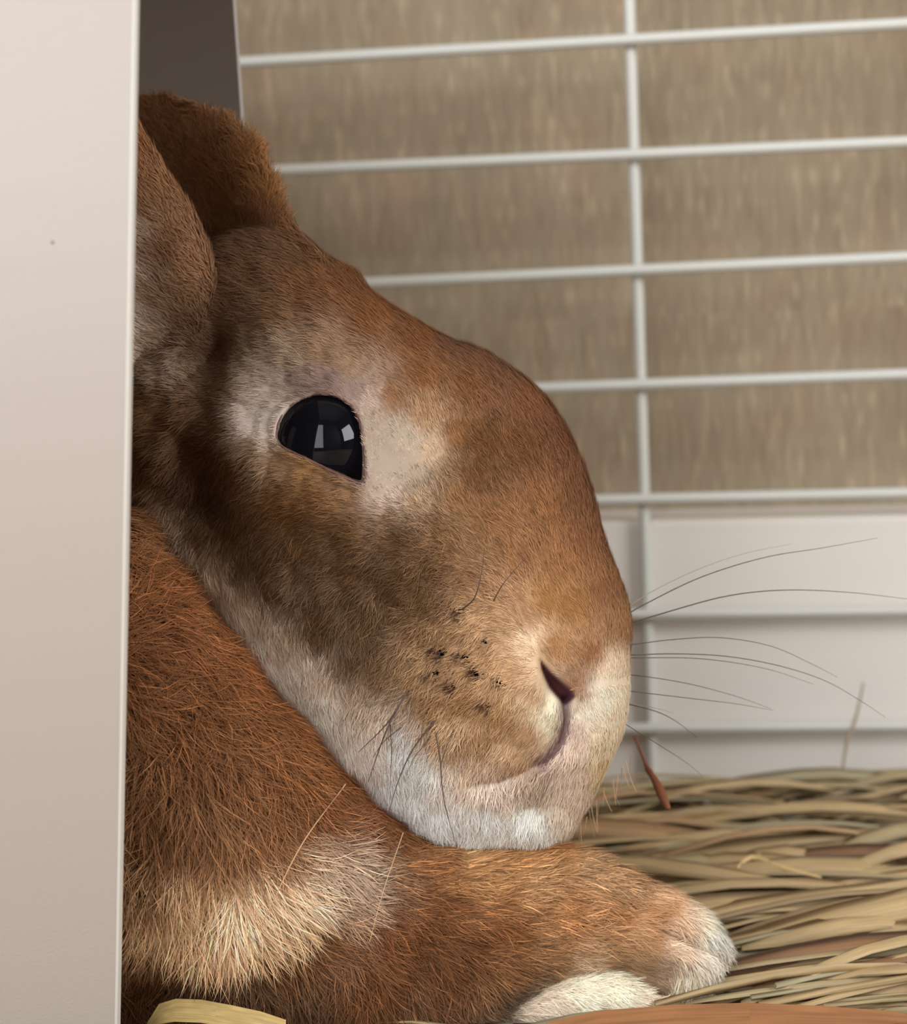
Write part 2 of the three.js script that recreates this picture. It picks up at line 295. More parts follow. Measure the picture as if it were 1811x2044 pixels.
const headColour0 = colourOf([
  [600, 500, 138, 98, 74], [520, 560, 138, 98, 74], [620, 580, 146, 98, 66], [700, 580, 148, 95, 62], [760, 640, 160, 102, 62], [850, 680, 152, 96, 60], [930, 700, 128, 86, 64], [1010, 750, 138, 92, 68], [1080, 810, 150, 96, 68], [950, 780, 152, 98, 62], [860, 760, 162, 106, 66], [1130, 900, 138, 88, 62], [1050, 900, 136, 88, 54], [980, 900, 130, 84, 50], [920, 880, 162, 108, 68], [960, 960, 132, 86, 54], [1160, 1000, 140, 92, 64], [1100, 1010, 168, 114, 76], [1000, 1050, 172, 120, 82], [1190, 1080, 160, 106, 74], [1120, 1130, 176, 120, 80], [1040, 1130, 170, 118, 80], [1220, 1180, 170, 116, 80], [1150, 1220, 182, 126, 78], [1090, 1210, 182, 124, 72], [1240, 1260, 186, 136, 98], [1180, 1310, 188, 130, 88], [1110, 1300, 184, 126, 78], [1150, 1370, 176, 122, 88],
  [1225, 1340, 216, 190, 166], [1200, 1390, 222, 202, 184], [1235, 1420, 216, 190, 164], [1170, 1420, 222, 200, 182], [1200, 1480, 212, 190, 162], [1150, 1460, 206, 182, 172], [1215, 1530, 205, 180, 145], [1150, 1530, 196, 174, 160],
  [1064, 1280, 212, 186, 156], [1048, 1240, 192, 152, 120], [1072, 1320, 204, 174, 144], [1030, 1200, 196, 150, 118], [1000, 1180, 184, 138, 106], [960, 1150, 174, 128, 96], [950, 1230, 190, 148, 114], [1010, 1260, 188, 146, 112], [960, 1320, 186, 142, 106], [1030, 1340, 194, 152, 118], [1075, 1390, 196, 156, 120], [1100, 1430, 226, 202, 178], [1096, 1400, 226, 204, 178], [1000, 1420, 182, 136, 98], [1050, 1460, 188, 144, 108], [930, 1390, 182, 138, 102], [900, 1310, 184, 142, 110], [860, 1250, 172, 132, 100], [840, 1330, 180, 140, 108], [870, 1400, 178, 134, 100], [960, 1480, 186, 144, 110], [1030, 1510, 190, 152, 122], [890, 1460, 196, 160, 130], [940, 1525, 198, 172, 152],
  [1000, 1560, 190, 170, 160], [1080, 1560, 176, 152, 140], [1140, 1590, 200, 180, 164], [1060, 1640, 224, 214, 206], [960, 1640, 226, 218, 212], [870, 1640, 226, 218, 212], [800, 1480, 230, 222, 214], [830, 1540, 226, 218, 212], [780, 1560, 226, 216, 210], [880, 1570, 208, 194, 186], [740, 1500, 206, 190, 182], [720, 1540, 204, 188, 180],
  [690, 1440, 214, 198, 186], [640, 1390, 216, 200, 188], [590, 1330, 214, 198, 186], [530, 1260, 212, 196, 182], [470, 1200, 210, 192, 178], [410, 1140, 206, 186, 170], [350, 1085, 200, 180, 162], [300, 1030, 186, 160, 138], [640, 1340, 200, 180, 166], [560, 1260, 190, 168, 152], [480, 1170, 188, 164, 146], [410, 1100, 180, 156, 138], [600, 1400, 218, 202, 190], [520, 1310, 214, 198, 186], [430, 1210, 210, 190, 176], [360, 1130, 204, 182, 166], [270, 980, 160, 122, 92], [720, 1380, 186, 162, 146], [760, 1430, 200, 180, 166],
  [420, 1050, 128, 98, 72], [480, 1110, 128, 98, 70], [550, 1170, 134, 102, 74], [630, 1245, 138, 106, 78], [700, 1310, 146, 114, 86], [770, 1340, 160, 124, 96], [740, 1250, 132, 100, 74], [640, 1220, 126, 92, 64], [540, 1120, 122, 88, 60], [470, 1050, 116, 82, 56], [420, 990, 106, 74, 54], [390, 940, 104, 72, 54], [420, 900, 108, 74, 56], [440, 860, 128, 90, 64], [350, 900, 124, 90, 64], [290, 880, 130, 94, 66], [300, 800, 132, 94, 66], [280, 940, 142, 104, 78], [350, 830, 140, 100, 74], [410, 800, 142, 104, 80],
  [700, 1130, 124, 88, 60], [600, 1060, 128, 90, 58], [560, 1000, 146, 100, 62], [640, 1000, 152, 104, 64], [700, 1050, 130, 92, 60], [800, 1080, 126, 90, 62], [860, 1130, 138, 102, 72], [850, 1200, 140, 106, 76], [800, 1170, 122, 88, 60], [880, 1060, 152, 112, 80], [780, 1030, 148, 108, 76], [700, 990, 168, 124, 90], [620, 940, 176, 130, 88], [560, 910, 172, 128, 90], [510, 900, 166, 128, 98], [470, 930, 128, 88, 60], [920, 1000, 168, 120, 84], [900, 1090, 166, 120, 86],
  [500, 850, 204, 188, 178], [530, 830, 200, 186, 178], [520, 790, 190, 172, 162], [500, 740, 176, 156, 142], [540, 880, 196, 178, 166], [545, 760, 178, 156, 146], [600, 760, 160, 134, 130], [600, 720, 168, 142, 126], [560, 690, 164, 138, 122], [650, 700, 172, 134, 108], [660, 760, 158, 130, 130], [710, 780, 168, 142, 138], [700, 730, 176, 140, 114], [740, 800, 188, 162, 152], [750, 850, 174, 154, 144], [760, 920, 177, 159, 149], [750, 980, 177, 157, 147], [800, 940, 178, 160, 149], [830, 880, 178, 160, 147], [830, 960, 173, 152, 138], [790, 860, 177, 159, 147], [860, 900, 194, 164, 140], [850, 840, 186, 142, 108], [790, 800, 170, 118, 80], [780, 1000, 196, 174, 164], [850, 1010, 184, 152, 128], [500, 680, 164, 136, 118], [480, 640, 150, 118, 100], [560, 640, 148, 106, 78],
  [440, 700, 118, 84, 64], [410, 690, 112, 78, 60], [450, 760, 150, 118, 96], [400, 760, 140, 108, 86], [340, 740, 170, 144, 130], [400, 620, 126, 92, 74], [430, 560, 118, 84, 66], [470, 590, 136, 100, 78], [130, 900, 130, 92, 66], [250, 1150, 150, 110, 80],
]);
const headColour = (x, y) => {
  const c = headColour0(x, y);
  for (const [sx, sy, r] of SPOTS) { const t = smooth(r * 1.7, r * 0.8, Math.hypot(x - sx, y - sy)); if (t > 0) for (let k = 0; k < 3; k++) c[k] += (lin([70, 42, 34][k]) - c[k]) * t; }
  if (x > 1040 && x < 1180 && y > 1390 && y < 1560) { const t = 0.75 * smooth(20, 3, nearest(LIP, x, y, false)[0]); for (let k = 0; k < 3; k++) c[k] += (lin([138, 104, 116][k]) - c[k]) * t; }
  if (x > 1060 && x < 1165 && y > 1300 && y < 1415) { const t = smooth(-3, 4, signed(NOSTRIL, x, y)); for (let k = 0; k < 3; k++) c[k] += (lin([92, 46, 52][k]) - c[k]) * t; }
  return c;
};
const headFlow = flowOf([
  [1180, 1310, 245, 18, .2], [1120, 1260, 235, 20, .2], [1230, 1250, 255, 20, .25], [1100, 1150, 245, 26, .22], [1180, 1100, 250, 28, .25], [1150, 1000, 250, 30, .25], [1050, 900, 240, 36, .25], [1100, 820, 235, 34, .25], [950, 800, 240, 40, .25], [900, 700, 228, 36, .25], [760, 640, 218, 42, .25], [620, 560, 205, 40, .25], [520, 560, 205, 40, .25], [600, 690, 190, 34, .2], [500, 760, 200, 28, .2], [560, 750, 190, 20, .15], [660, 740, 200, 20, .15],
  [780, 900, 250, 8, .1], [760, 960, 230, 7, .1], [820, 940, 245, 9, .1], [840, 880, 250, 14, .15], [720, 770, 215, 12, .15], [530, 840, 190, 12, .15], [870, 830, 245, 30, .25], [890, 980, 238, 32, .25], [800, 1035, 190, 30, .25], [650, 990, 168, 36, .3], [600, 930, 190, 18, .25], [660, 955, 200, 16, .3], [500, 950, 150, 40, .3], [350, 850, 165, 46, .3, .4], [300, 950, 120, 50, .3, .3], [420, 1000, 120, 44, .35, .4],
  [600, 1120, 115, 36, .4, .6], [750, 1150, 130, 36, .45, .7], [880, 1150, 160, 30, .45, .9], [850, 1230, 150, 32, .45, .8], [850, 1050, 180, 32, .4, .5], [950, 1080, 235, 30, .25, .3], [700, 1280, 100, 42, .35, .4], [450, 1180, 70, 48, .3], [550, 1320, 70, 56, .3], [650, 1420, 75, 60, .3], [800, 1350, 140, 36, .4, .5], [950, 1300, 150, 26, .35, .4], [1000, 1420, 130, 26, .3, .3], [900, 1480, 110, 42, .35, .4], [1080, 1450, 125, 16, .2], [1060, 1270, 200, 18, .3, .4], [1200, 1420, 55, 18, .2], [1180, 1540, 100, 32, .3], [1000, 1620, 92, 42, .3], [850, 1600, 90, 46, .3], [760, 1500, 85, 52, .3], [430, 700, 205, 28, .3], [340, 720, 180, 28, .25],
]);
const headMid = (x, y) => -165 + 0.18 * (x - 350) + 0.05 * (y - 700);
const bump = (x, y, s, amp) => (noise2(x / s + 31, y / s + 17) - 0.5) * amp;
const head = shell({
  outline: HEAD, cell: 4, k: 0.55, colour: headColour, under: 0.85,
  front: (x, y, h) => {
    let z = headMid(x, y) + h;
    const edge = smooth(0, 60, h);
    let r = 46 * G(x, y, 975, 1400, 120, 115) + 26 * G(x, y, 1200, 1430, 46, 80) + 34 * G(x, y, 1155, 1280, 70, 70) + 22 * G(x, y, 1000, 1640, 150, 50) + 26 * G(x, y, 640, 870, 150, 140) + 24 * G(x, y, 600, 985, 200, 46, 28) + 26 * G(x, y, 680, 1160, 220, 130, 20)
      - 44 * G(x, y, 410, 965, 40, 100, -20) - 80 * G(x, y, 425, 705, 34, 60, 25) - 22 * G(x, y, 930, 960, 60, 110, -25) - 18 * G(x, y, 900, 1180, 40, 130, 10) + bump(x, y, 46, 14) + bump(x, y, 18, 5);
    if (x > 900 && y > 1150) {
      const dm = nearest(MOUTH, x, y, false)[0]; r -= (13 + 19 * smooth(1040, 1100, x)) * Math.exp(-dm * dm / 120);
      const dn = nearest(NOSE_EDGE, x, y, false)[0]; r -= 16 * Math.exp(-dn * dn / 160);
      const sn = signed(NOSTRIL, x, y); r -= 40 * smooth(-5, 12, sn);
    }
    for (const [sx, sy, q] of SPOTS) r -= 14 * G(x, y, sx, sy, q * 0.6, q * 0.6);
    if (x > 500 && x < 780 && y > 740 && y < 1010) { const se = signed(EYE_RIM, x, y); r += 8 * Math.exp(-((se + 9) ** 2) / 60) - 110 * smooth(-1, 8, se); }
    return z + r * edge;
  },
  back: (x, y, h) => headMid(x, y) - h,
});

// --- trunk, foreleg and paw
const BODY = [[60, 1000], [180, 1000], [262, 1040], [302, 1100], [370, 1176], [420, 1236], [470, 1308], [530, 1382], [590, 1444], [640, 1504], [692, 1562], [744, 1612], [800, 1645], [850, 1676], [920, 1692], [1000, 1690], [1120, 1690], [1200, 1715], [1290, 1755], [1360, 1790], [1415, 1828], [1448, 1872], [1454, 1900], [1436, 1930], [1418, 1970], [1395, 2006], [1352, 2008], [1318, 1985], [1262, 1962], [1190, 1952], [1110, 1972], [1050, 2010], [960, 2050], [850, 2080], [600, 2085], [350, 2090], [100, 2090], [-120, 2060], [-260, 1900], [-300, 1600], [-220, 1250], [-90, 1060]];
const RUFF = curveClosed([[-100, 1000], [262, 1040], [430, 1226], [600, 1434], [700, 1554], [745, 1640], [720, 1710], [650, 1775], [560, 1840], [450, 1890], [250, 1925], [-100, 1940]]);
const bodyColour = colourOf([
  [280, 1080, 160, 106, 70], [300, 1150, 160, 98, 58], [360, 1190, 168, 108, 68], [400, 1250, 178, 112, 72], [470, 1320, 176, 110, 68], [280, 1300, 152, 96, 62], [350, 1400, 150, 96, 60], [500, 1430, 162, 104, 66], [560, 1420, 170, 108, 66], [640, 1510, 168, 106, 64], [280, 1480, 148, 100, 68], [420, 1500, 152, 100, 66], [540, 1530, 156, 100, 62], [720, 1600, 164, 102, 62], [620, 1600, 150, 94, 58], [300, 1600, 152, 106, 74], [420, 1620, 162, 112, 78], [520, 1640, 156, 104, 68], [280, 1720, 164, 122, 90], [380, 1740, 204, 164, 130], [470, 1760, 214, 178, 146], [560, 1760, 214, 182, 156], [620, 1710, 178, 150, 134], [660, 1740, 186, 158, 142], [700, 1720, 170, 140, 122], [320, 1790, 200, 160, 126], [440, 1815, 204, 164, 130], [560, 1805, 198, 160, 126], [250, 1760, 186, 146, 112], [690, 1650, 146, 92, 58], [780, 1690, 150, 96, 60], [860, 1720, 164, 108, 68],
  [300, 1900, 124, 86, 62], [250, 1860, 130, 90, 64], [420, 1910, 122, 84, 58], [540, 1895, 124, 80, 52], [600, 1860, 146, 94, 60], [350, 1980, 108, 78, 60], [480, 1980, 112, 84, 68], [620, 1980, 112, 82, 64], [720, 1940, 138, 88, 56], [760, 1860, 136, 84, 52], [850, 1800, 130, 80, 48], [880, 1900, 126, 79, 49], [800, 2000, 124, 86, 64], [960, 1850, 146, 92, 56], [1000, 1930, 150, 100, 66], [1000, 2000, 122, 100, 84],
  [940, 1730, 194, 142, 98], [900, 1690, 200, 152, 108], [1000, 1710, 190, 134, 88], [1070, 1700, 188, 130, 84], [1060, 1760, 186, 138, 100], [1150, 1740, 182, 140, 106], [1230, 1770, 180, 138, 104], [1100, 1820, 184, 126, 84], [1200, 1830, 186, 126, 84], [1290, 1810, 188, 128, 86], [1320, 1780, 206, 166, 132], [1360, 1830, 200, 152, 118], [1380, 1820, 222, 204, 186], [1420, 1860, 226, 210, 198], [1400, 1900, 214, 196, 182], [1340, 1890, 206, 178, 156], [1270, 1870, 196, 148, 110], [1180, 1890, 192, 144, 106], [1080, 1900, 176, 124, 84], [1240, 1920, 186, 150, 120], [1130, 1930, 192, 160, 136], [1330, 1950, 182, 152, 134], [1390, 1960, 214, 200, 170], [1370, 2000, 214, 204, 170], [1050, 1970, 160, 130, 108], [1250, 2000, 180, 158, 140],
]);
const bodyFlow = flowOf([
  [300, 1120, 25, 80, .5, .9], [270, 1250, 5, 100, .6, 1], [380, 1190, 48, 70, .35, .5], [400, 1290, 40, 85, .5, .9], [500, 1370, 50, 75, .4, .6], [620, 1480, 48, 70, .35, .5], [330, 1400, 30, 95, .6, 1.2], [430, 1450, 70, 95, .6, 1.1], [550, 1530, 75, 95, .5, .9], [300, 1540, 95, 120, .5, .8], [420, 1600, 92, 130, .45, .6], [350, 1720, 95, 140, .45, .45], [450, 1780, 80, 130, .45, .4], [280, 1800, 105, 110, .45, .5], [300, 1880, 95, 80, .4, .7], [550, 1790, 50, 130, .4, .35], [620, 1740, 25, 110, .3, .3], [680, 1640, 20, 80, .3, .4], [800, 1700, 8, 70, .2, .2], [800, 1840, 22, 70, .3, .4], [650, 1870, 38, 80, .35, .4], [450, 1930, 85, 90, .45, .7], [700, 1960, 85, 80, .45, .6], [900, 1970, 62, 75, .4, .5], [950, 1850, 12, 75, .28, .3], [1000, 1720, 355, 70, .2, .15], [1150, 1760, 4, 66, .22, .2], [1250, 1800, 14, 62, .25, .2], [1350, 1815, 32, 50, .25, .2], [1420, 1870, 52, 42, .25, .2], [1300, 1900, 8, 52, .28, .3], [1150, 1880, 8, 70, .28, .3], [1200, 1950, 355, 56, .25, .3], [1050, 1950, 10, 66, .3, .4], [1380, 1960, 92, 66, .2, .15],
]);
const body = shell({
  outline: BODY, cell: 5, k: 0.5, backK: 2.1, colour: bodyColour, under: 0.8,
  front: (x, y, h) => {
    let r = 48 * smooth(-45, 40, signed(RUFF, x, y)) + bump(x, y, 120, 26) + bump(x, y, 40, 14);
    if (x > 1200) r += 18 * G(x, y, 1400, 1852, 50, 22, 30) + 16 * G(x, y, 1340, 1900, 60, 20, 15) + 14 * G(x, y, 1260, 1880, 50, 30, 0) - 16 * G(x, y, 1375, 1884, 40, 6, 22) - 22 * G(x, y, 1200, 1930, 40, 9, 8) + 10 * G(x, y, 1385, 1965, 24, 40);
    return 62 + h + r * smooth(0, 40, h);
  },
  back: (x, y, h) => 62 - h,
});
// --- the other forepaw, tucked under
const PAW = [[960, 2062], [1020, 2010], [1070, 1978], [1130, 1952], [1200, 1940], [1262, 1956], [1300, 1985], [1345, 2005], [1350, 2045], [1300, 2072], [1180, 2085], [1040, 2082]];
const pawColour = colourOf([[1050, 2000, 196, 178, 160], [1150, 1980, 212, 198, 176], [1230, 1975, 212, 200, 176], [1250, 2020, 196, 176, 158], [1100, 2040, 188, 170, 158], [1320, 2020, 190, 166, 140], [1000, 2050, 140, 118, 100]]);
const pawFlow = flowOf([[1100, 2000, 20, 50, .3, .3], [1250, 1990, 20, 45, .3, .3], [1150, 2050, 40, 50, .3, .4]]);
const paw = shell({ outline: PAW, cell: 6, k: 0.6, colour: pawColour, under: 0.85, front: (x, y, h) => 100 + h + bump(x, y, 30, 8) * smooth(0, 30, h), back: (x, y, h) => 100 - h });
// --- ears
const FAR_EAR = [[180, 150], [230, 176], [280, 194], [330, 190], [400, 210], [460, 243], [510, 285], [532, 330], [550, 370], [564, 415], [598, 462], [650, 520], [660, 600], [540, 650], [430, 620], [340, 500], [250, 380], [170, 260]];
const farColour = colourOf([[300, 230, 172, 122, 90], [360, 230, 174, 124, 90], [420, 250, 176, 124, 90], [470, 270, 176, 124, 86], [400, 310, 170, 122, 92], [340, 320, 170, 124, 94], [510, 315, 178, 122, 76], [460, 340, 172, 122, 86], [540, 390, 178, 122, 74], [490, 400, 170, 120, 84], [480, 440, 160, 114, 82], [555, 445, 164, 114, 78], [520, 460, 154, 108, 78], [400, 420, 164, 120, 92], [440, 520, 148, 106, 80], [510, 500, 146, 104, 78], [580, 490, 144, 100, 74]]);
const earFlowFar = flowOf([[300, 230, 230, 26, .3, .4], [500, 330, 270, 34, .8, 1.3], [540, 420, 290, 36, .8, 1.3], [400, 400, 235, 26, .25, .4], [580, 480, 215, 34, .4, .6]]);
const farEar = shell({ outline: FAR_EAR, cell: 6, k: 0.3, colour: farColour, under: 0.85, front: (x, y, h) => -150 + 0.8 * (x - 520) + h - 22 * G(x, y, 380, 380, 60, 130, -35) * smooth(0, 30, h), back: (x, y, h) => -150 + 0.8 * (x - 520) - h });
const NEAR_EAR = [[190, 100], [240, 180], [266, 230], [304, 292], [348, 362], [386, 424], [412, 484], [427, 540], [428, 595], [412, 650], [380, 700], [320, 748], [230, 770], [140, 740], [90, 620], [80, 420], [100, 230], [140, 110]];
const nearColour = colourOf([[285, 290, 178, 122, 86], [330, 380, 176, 124, 90], [300, 420, 176, 130, 100], [370, 470, 174, 126, 96], [400, 540, 180, 132, 102], [345, 520, 158, 112, 84], [380, 610, 158, 116, 90], [285, 480, 190, 164, 150], [275, 560, 196, 176, 164], [320, 600, 176, 142, 122], [280, 660, 204, 190, 178], [330, 690, 180, 154, 138], [290, 730, 196, 176, 162], [390, 660, 128, 92, 70], [150, 400, 200, 170, 160]]);
const earFlowNear = flowOf([[300, 320, 238, 30, .25, .3], [360, 450, 238, 34, .25, .35], [400, 570, 225, 34, .3, .4], [290, 560, 225, 46, .3, .3], [290, 690, 215, 44, .25, .25]]);
const nearEar = shell({ outline: NEAR_EAR, cell: 6, k: 0.26, colour: nearColour, under: 0.85, front: (x, y, h) => -16 + h - 34 * G(x, y, 250, 560, 60, 170, -8) * smooth(0, 30, h), back: (x, y, h) => -16 - h });

const FUR_GAIN = 1.05, FUR_MATERIAL = new THREE.MeshPhysicalMaterial({ color: new THREE.Color().setRGB(0.97, 0.97, 0.95), roughness: 0.8, specularIntensity: 0.4, vertexColors: true, side: THREE.DoubleSide });
const skinMat = std(0xffffff, 0.9, { vertexColors: true });
const shells = [[head, headFlow], [body, bodyFlow], [paw, pawFlow], [farEar, earFlowFar], [nearEar, earFlowNear]];
part('body', mergeGeometries(shells.map(([s]) => s.geometry)), skinMat, rabbit);

// --- fur: clumps of fine tapering hairs set over the whole coat, joined into one part
const furMat = FUR_MATERIAL;
function tickOf(x, y) { return clamp(G(x, y, 640, 1150, 190, 120, 25) * 0.55 + G(x, y, 850, 1150, 90, 110) * 0.5 + G(x, y, 380, 950, 90, 90) * 0.35 + G(x, y, 1000, 930, 60, 120, -20) * 0.25 + 0.03); }
const HAIR_FREE = (x, y) => (x > 540 && x < 740 && y > 775 && y < 980 && signed(EYE_RIM, x, y) > (y > 874 + (x - 556) * 0.524 ? 1 : -6)) || (x > 1060 && x < 1165 && y > 1300 && y < 1420 && signed(NOSTRIL, x, y) > -9);
const HAIRS_MOST = 560000, hairPos = new Float32Array(HAIRS_MOST * 21), hairNor = new Float32Array(HAIRS_MOST * 21), hairCol = new Float32Array(HAIRS_MOST * 21), hairIdx = new Uint32Array(HAIRS_MOST * 15);
let hv = 0, hi3 = 0;
function furOn({ geometry, at2, frontCount, colour }, flow, count, hairs, isHead) {
  const p = geometry.attributes.position, n = geometry.attributes.normal, ix = geometry.index.array, sums = new Float64Array(ix.length / 3);
  const a = V(), b = V(), c = V(), N = V(), X = V(), Z = V(), Q = V(), S = V(); let total = 0;
  for (let t = 0; t < ix.length; t += 3) {
    a.fromBufferAttribute(p, ix[t]); b.fromBufferAttribute(p, ix[t + 1]); c.fromBufferAttribute(p, ix[t + 2]);
    const x = at2[ix[t] * 2], y = at2[ix[t] * 2 + 1], seen = x > 215 && y < 2100 ? 1 : 0.1, area = b.sub(a).cross(c.sub(a)).length();
    total += area * seen * (t < frontCount ? 1 : 0.2); sums[t / 3] = total;
  }
  for (let i = 0; i < count; i++) {
    const want = R() * total; let lo = 0, hi = sums.length - 1; while (lo < hi) { const m = (lo + hi) >> 1; if (sums[m] < want) lo = m + 1; else hi = m; }
    let r1 = R(), r2 = R(); if (r1 + r2 > 1) { r1 = 1 - r1; r2 = 1 - r2; } const k = [ix[lo * 3], ix[lo * 3 + 1], ix[lo * 3 + 2]], w = [1 - r1 - r2, r1, r2];
    let x = 0, y = 0; a.set(0, 0, 0); N.set(0, 0, 0);
    for (let q = 0; q < 3; q++) { x += at2[k[q] * 2] * w[q]; y += at2[k[q] * 2 + 1] * w[q]; a.addScaledVector(b.fromBufferAttribute(p, k[q]), w[q]); N.addScaledVector(b.fromBufferAttribute(n, k[q]), w[q]); }
    if (isHead && HAIR_FREE(x, y)) continue;
    N.normalize();
    const [fx, fy, len, lift, mess] = flow(x, y), ang = Math.atan2(fy, fx) + ((R() + R() + R()) / 1.5 - 1) * (0.22 + mess * 0.8) + (noise2(x / 34, y / 34) - 0.5) * (0.4 + mess * 1.1);
    X.set(Math.cos(ang), -Math.sin(ang), 0); X.addScaledVector(N, -X.dot(N)); if (X.length() < 0.05) X.set(0, -1, 0).addScaledVector(N, N.y); X.normalize();
    Z.crossVectors(X, N);
    const long = len > 62, wide = (long ? 15 : len < 24 ? 6 : 9) * U, tick = isHead ? tickOf(x, y) : 0.05, tone = 0.88 + R() * 0.26, pull = 0.15 + R() * 0.5, curl = (R() - 0.5) * (0.25 + mess * 0.6);
    for (let h = 0; h < hairs; h++) {
      const z0 = (R() * 2 - 1) * wide, x0 = (R() - 0.5) * 0.5 * len * U, L = len * U * (0.65 + R() * 0.6), up = lift * (0.5 + R() * 0.9), yaw = (R() - 0.5) * (0.3 + mess * 0.3), seg = long ? 3 : 2;
      const width = (long ? 1.5 + R() * 1.7 : len < 24 ? 1.6 : 1.5 + R() * 1.3) * U, dark = R() < tick, bright = long && R() < 0.2 ? 1.8 : 1, v = tone * bright * (long ? 0.6 + R() * 0.7 : 0.78 + R() * 0.46);
      const cc = colour(x + z0 / U * 0.7, y + x0 / U * 0.5), first = hv;
      for (let s = 0; s <= seg; s++) {
        const t = s / seg, xx = x0 + L * t * (1 - 0.12 * t), yy = L * up * t * (1 - 0.4 * t) - 0.5 * U, zz = z0 * (1 - pull * t) + L * (yaw * t + curl * t * t), ww = width * (1 - 0.55 * t) * 0.5, f = v * (dark ? 1 : 0.92 + 0.18 * t), tip = dark ? t : 0;
        Q.copy(a).addScaledVector(X, xx).addScaledVector(N, yy).addScaledVector(Z, zz);
        for (const e of s === seg ? [0] : [-1, 1]) {
          S.copy(N).addScaledVector(Z, e * 0.45).normalize();
          hairPos[hv * 3] = Q.x + Z.x * e * ww; hairPos[hv * 3 + 1] = Q.y + Z.y * e * ww; hairPos[hv * 3 + 2] = Q.z + Z.z * e * ww;
          hairNor[hv * 3] = S.x; hairNor[hv * 3 + 1] = S.y; hairNor[hv * 3 + 2] = S.z;
          for (let q = 0; q < 3; q++) hairCol[hv * 3 + q] = Math.min(0.97, cc[q] * f * (1 - [0.6, 0.65, 0.7][q] * tip) * FUR_GAIN);
          hv++;
        }
      }
      for (let s = 0; s < seg; s++) { const q = first + s * 2; if (s < seg - 1) { hairIdx[hi3++] = q; hairIdx[hi3++] = q + 1; hairIdx[hi3++] = q + 2; hairIdx[hi3++] = q + 1; hairIdx[hi3++] = q + 3; hairIdx[hi3++] = q + 2; } else { hairIdx[hi3++] = q; hairIdx[hi3++] = q + 1; hairIdx[hi3++] = q + 2; } }
    }
  }
}
furOn(head, headFlow, 64000, 4, true);
furOn(body, bodyFlow, 36000, 4, false);
furOn(paw, pawFlow, 3200, 4, false);
furOn(farEar, earFlowFar, 5500, 4, false);
furOn(nearEar, earFlowNear, 5500, 4, false);
// dark stubble round each whisker root
for (const [sx, sy, q] of SPOTS) for (let h = 0; h < q * q * 0.3; h++) {
  const a = R() * 6.283, d = Math.sqrt(R()) * q * 0.6, x = sx + Math.cos(a) * d, y = sy + Math.sin(a) * d, z = head.depth(x, y) + 4, b = a + (R() - 0.5), first = hv, L = 1.5 + R() * 2;
  for (const [ox, oy, oz] of [[-2.4, 0, 8], [2.4, 0, 8], [-1.6 + Math.cos(b) * L, 2 + Math.sin(b) * L, 12], [1.6 + Math.cos(b) * L, 2 + Math.sin(b) * L, 12]]) {
    const p = at(x + ox, y + oy, (z + oz) * U); hairPos.set([p.x, p.y, p.z], hv * 3); hairNor.set([0.1, 0.2, 0.97], hv * 3); hairCol.set([0.085, 0.046, 0.032], hv * 3); hv++;
  }
  for (const k of [0, 1, 2, 1, 3, 2]) hairIdx[hi3++] = first + k;
}
{
  for (let i = 0; i < hv; i++) hairPos[i * 3 + 1] = Math.max(hairPos[i * 3 + 1], MAT_Y);
  const g = new THREE.BufferGeometry();
  g.setAttribute('position', new THREE.BufferAttribute(hairPos.slice(0, hv * 3), 3)); g.setAttribute('normal', new THREE.BufferAttribute(hairNor.slice(0, hv * 3), 3)); g.setAttribute('color', new THREE.BufferAttribute(hairCol.slice(0, hv * 3), 3)); g.setIndex(new THREE.BufferAttribute(hairIdx.slice(0, hi3), 1));
  part('fur', g, furMat, rabbit).userData.kind = 'stuff';
}
// --- eye
{
  const zs = head.depth(640, 760) * 0.5 + head.depth(745, 900) * 0.25 + head.depth(600, 925) * 0.25;
  const r = 112, c = at(651, 890, (zs - 72) * U);
  const g = new THREE.SphereGeometry(r * U, 64, 48);
  const eye = part('eye', g, new THREE.MeshPhysicalMaterial({ color: srgb(12, 13, 20), roughness: 0.03, ior: 1.33 }), rabbit);
  eye.position.copy(c); eye.userData.label = 'glossy near-black eye';
  const rim = EYE_RIM.filter((_, i) => i % 2 === 0).map(([x, y]) => { const d = Math.hypot(x - 640, y - 878), o = 4 / d; return at(x + (x - 640) * o, y + (y - 878) * o, (head.depth(x + (x - 640) * 10 / d, y + (y - 878) * 10 / d) - 2) * U); });
  rim.push(rim[0].clone());
  part('eyelid', tube(rim, [2.5 * U, 2.5 * U], 8, 120), std(srgb(112, 78, 76), 0.5), rabbit).userData.label = 'mauve-pink bare eyelid rim';
}
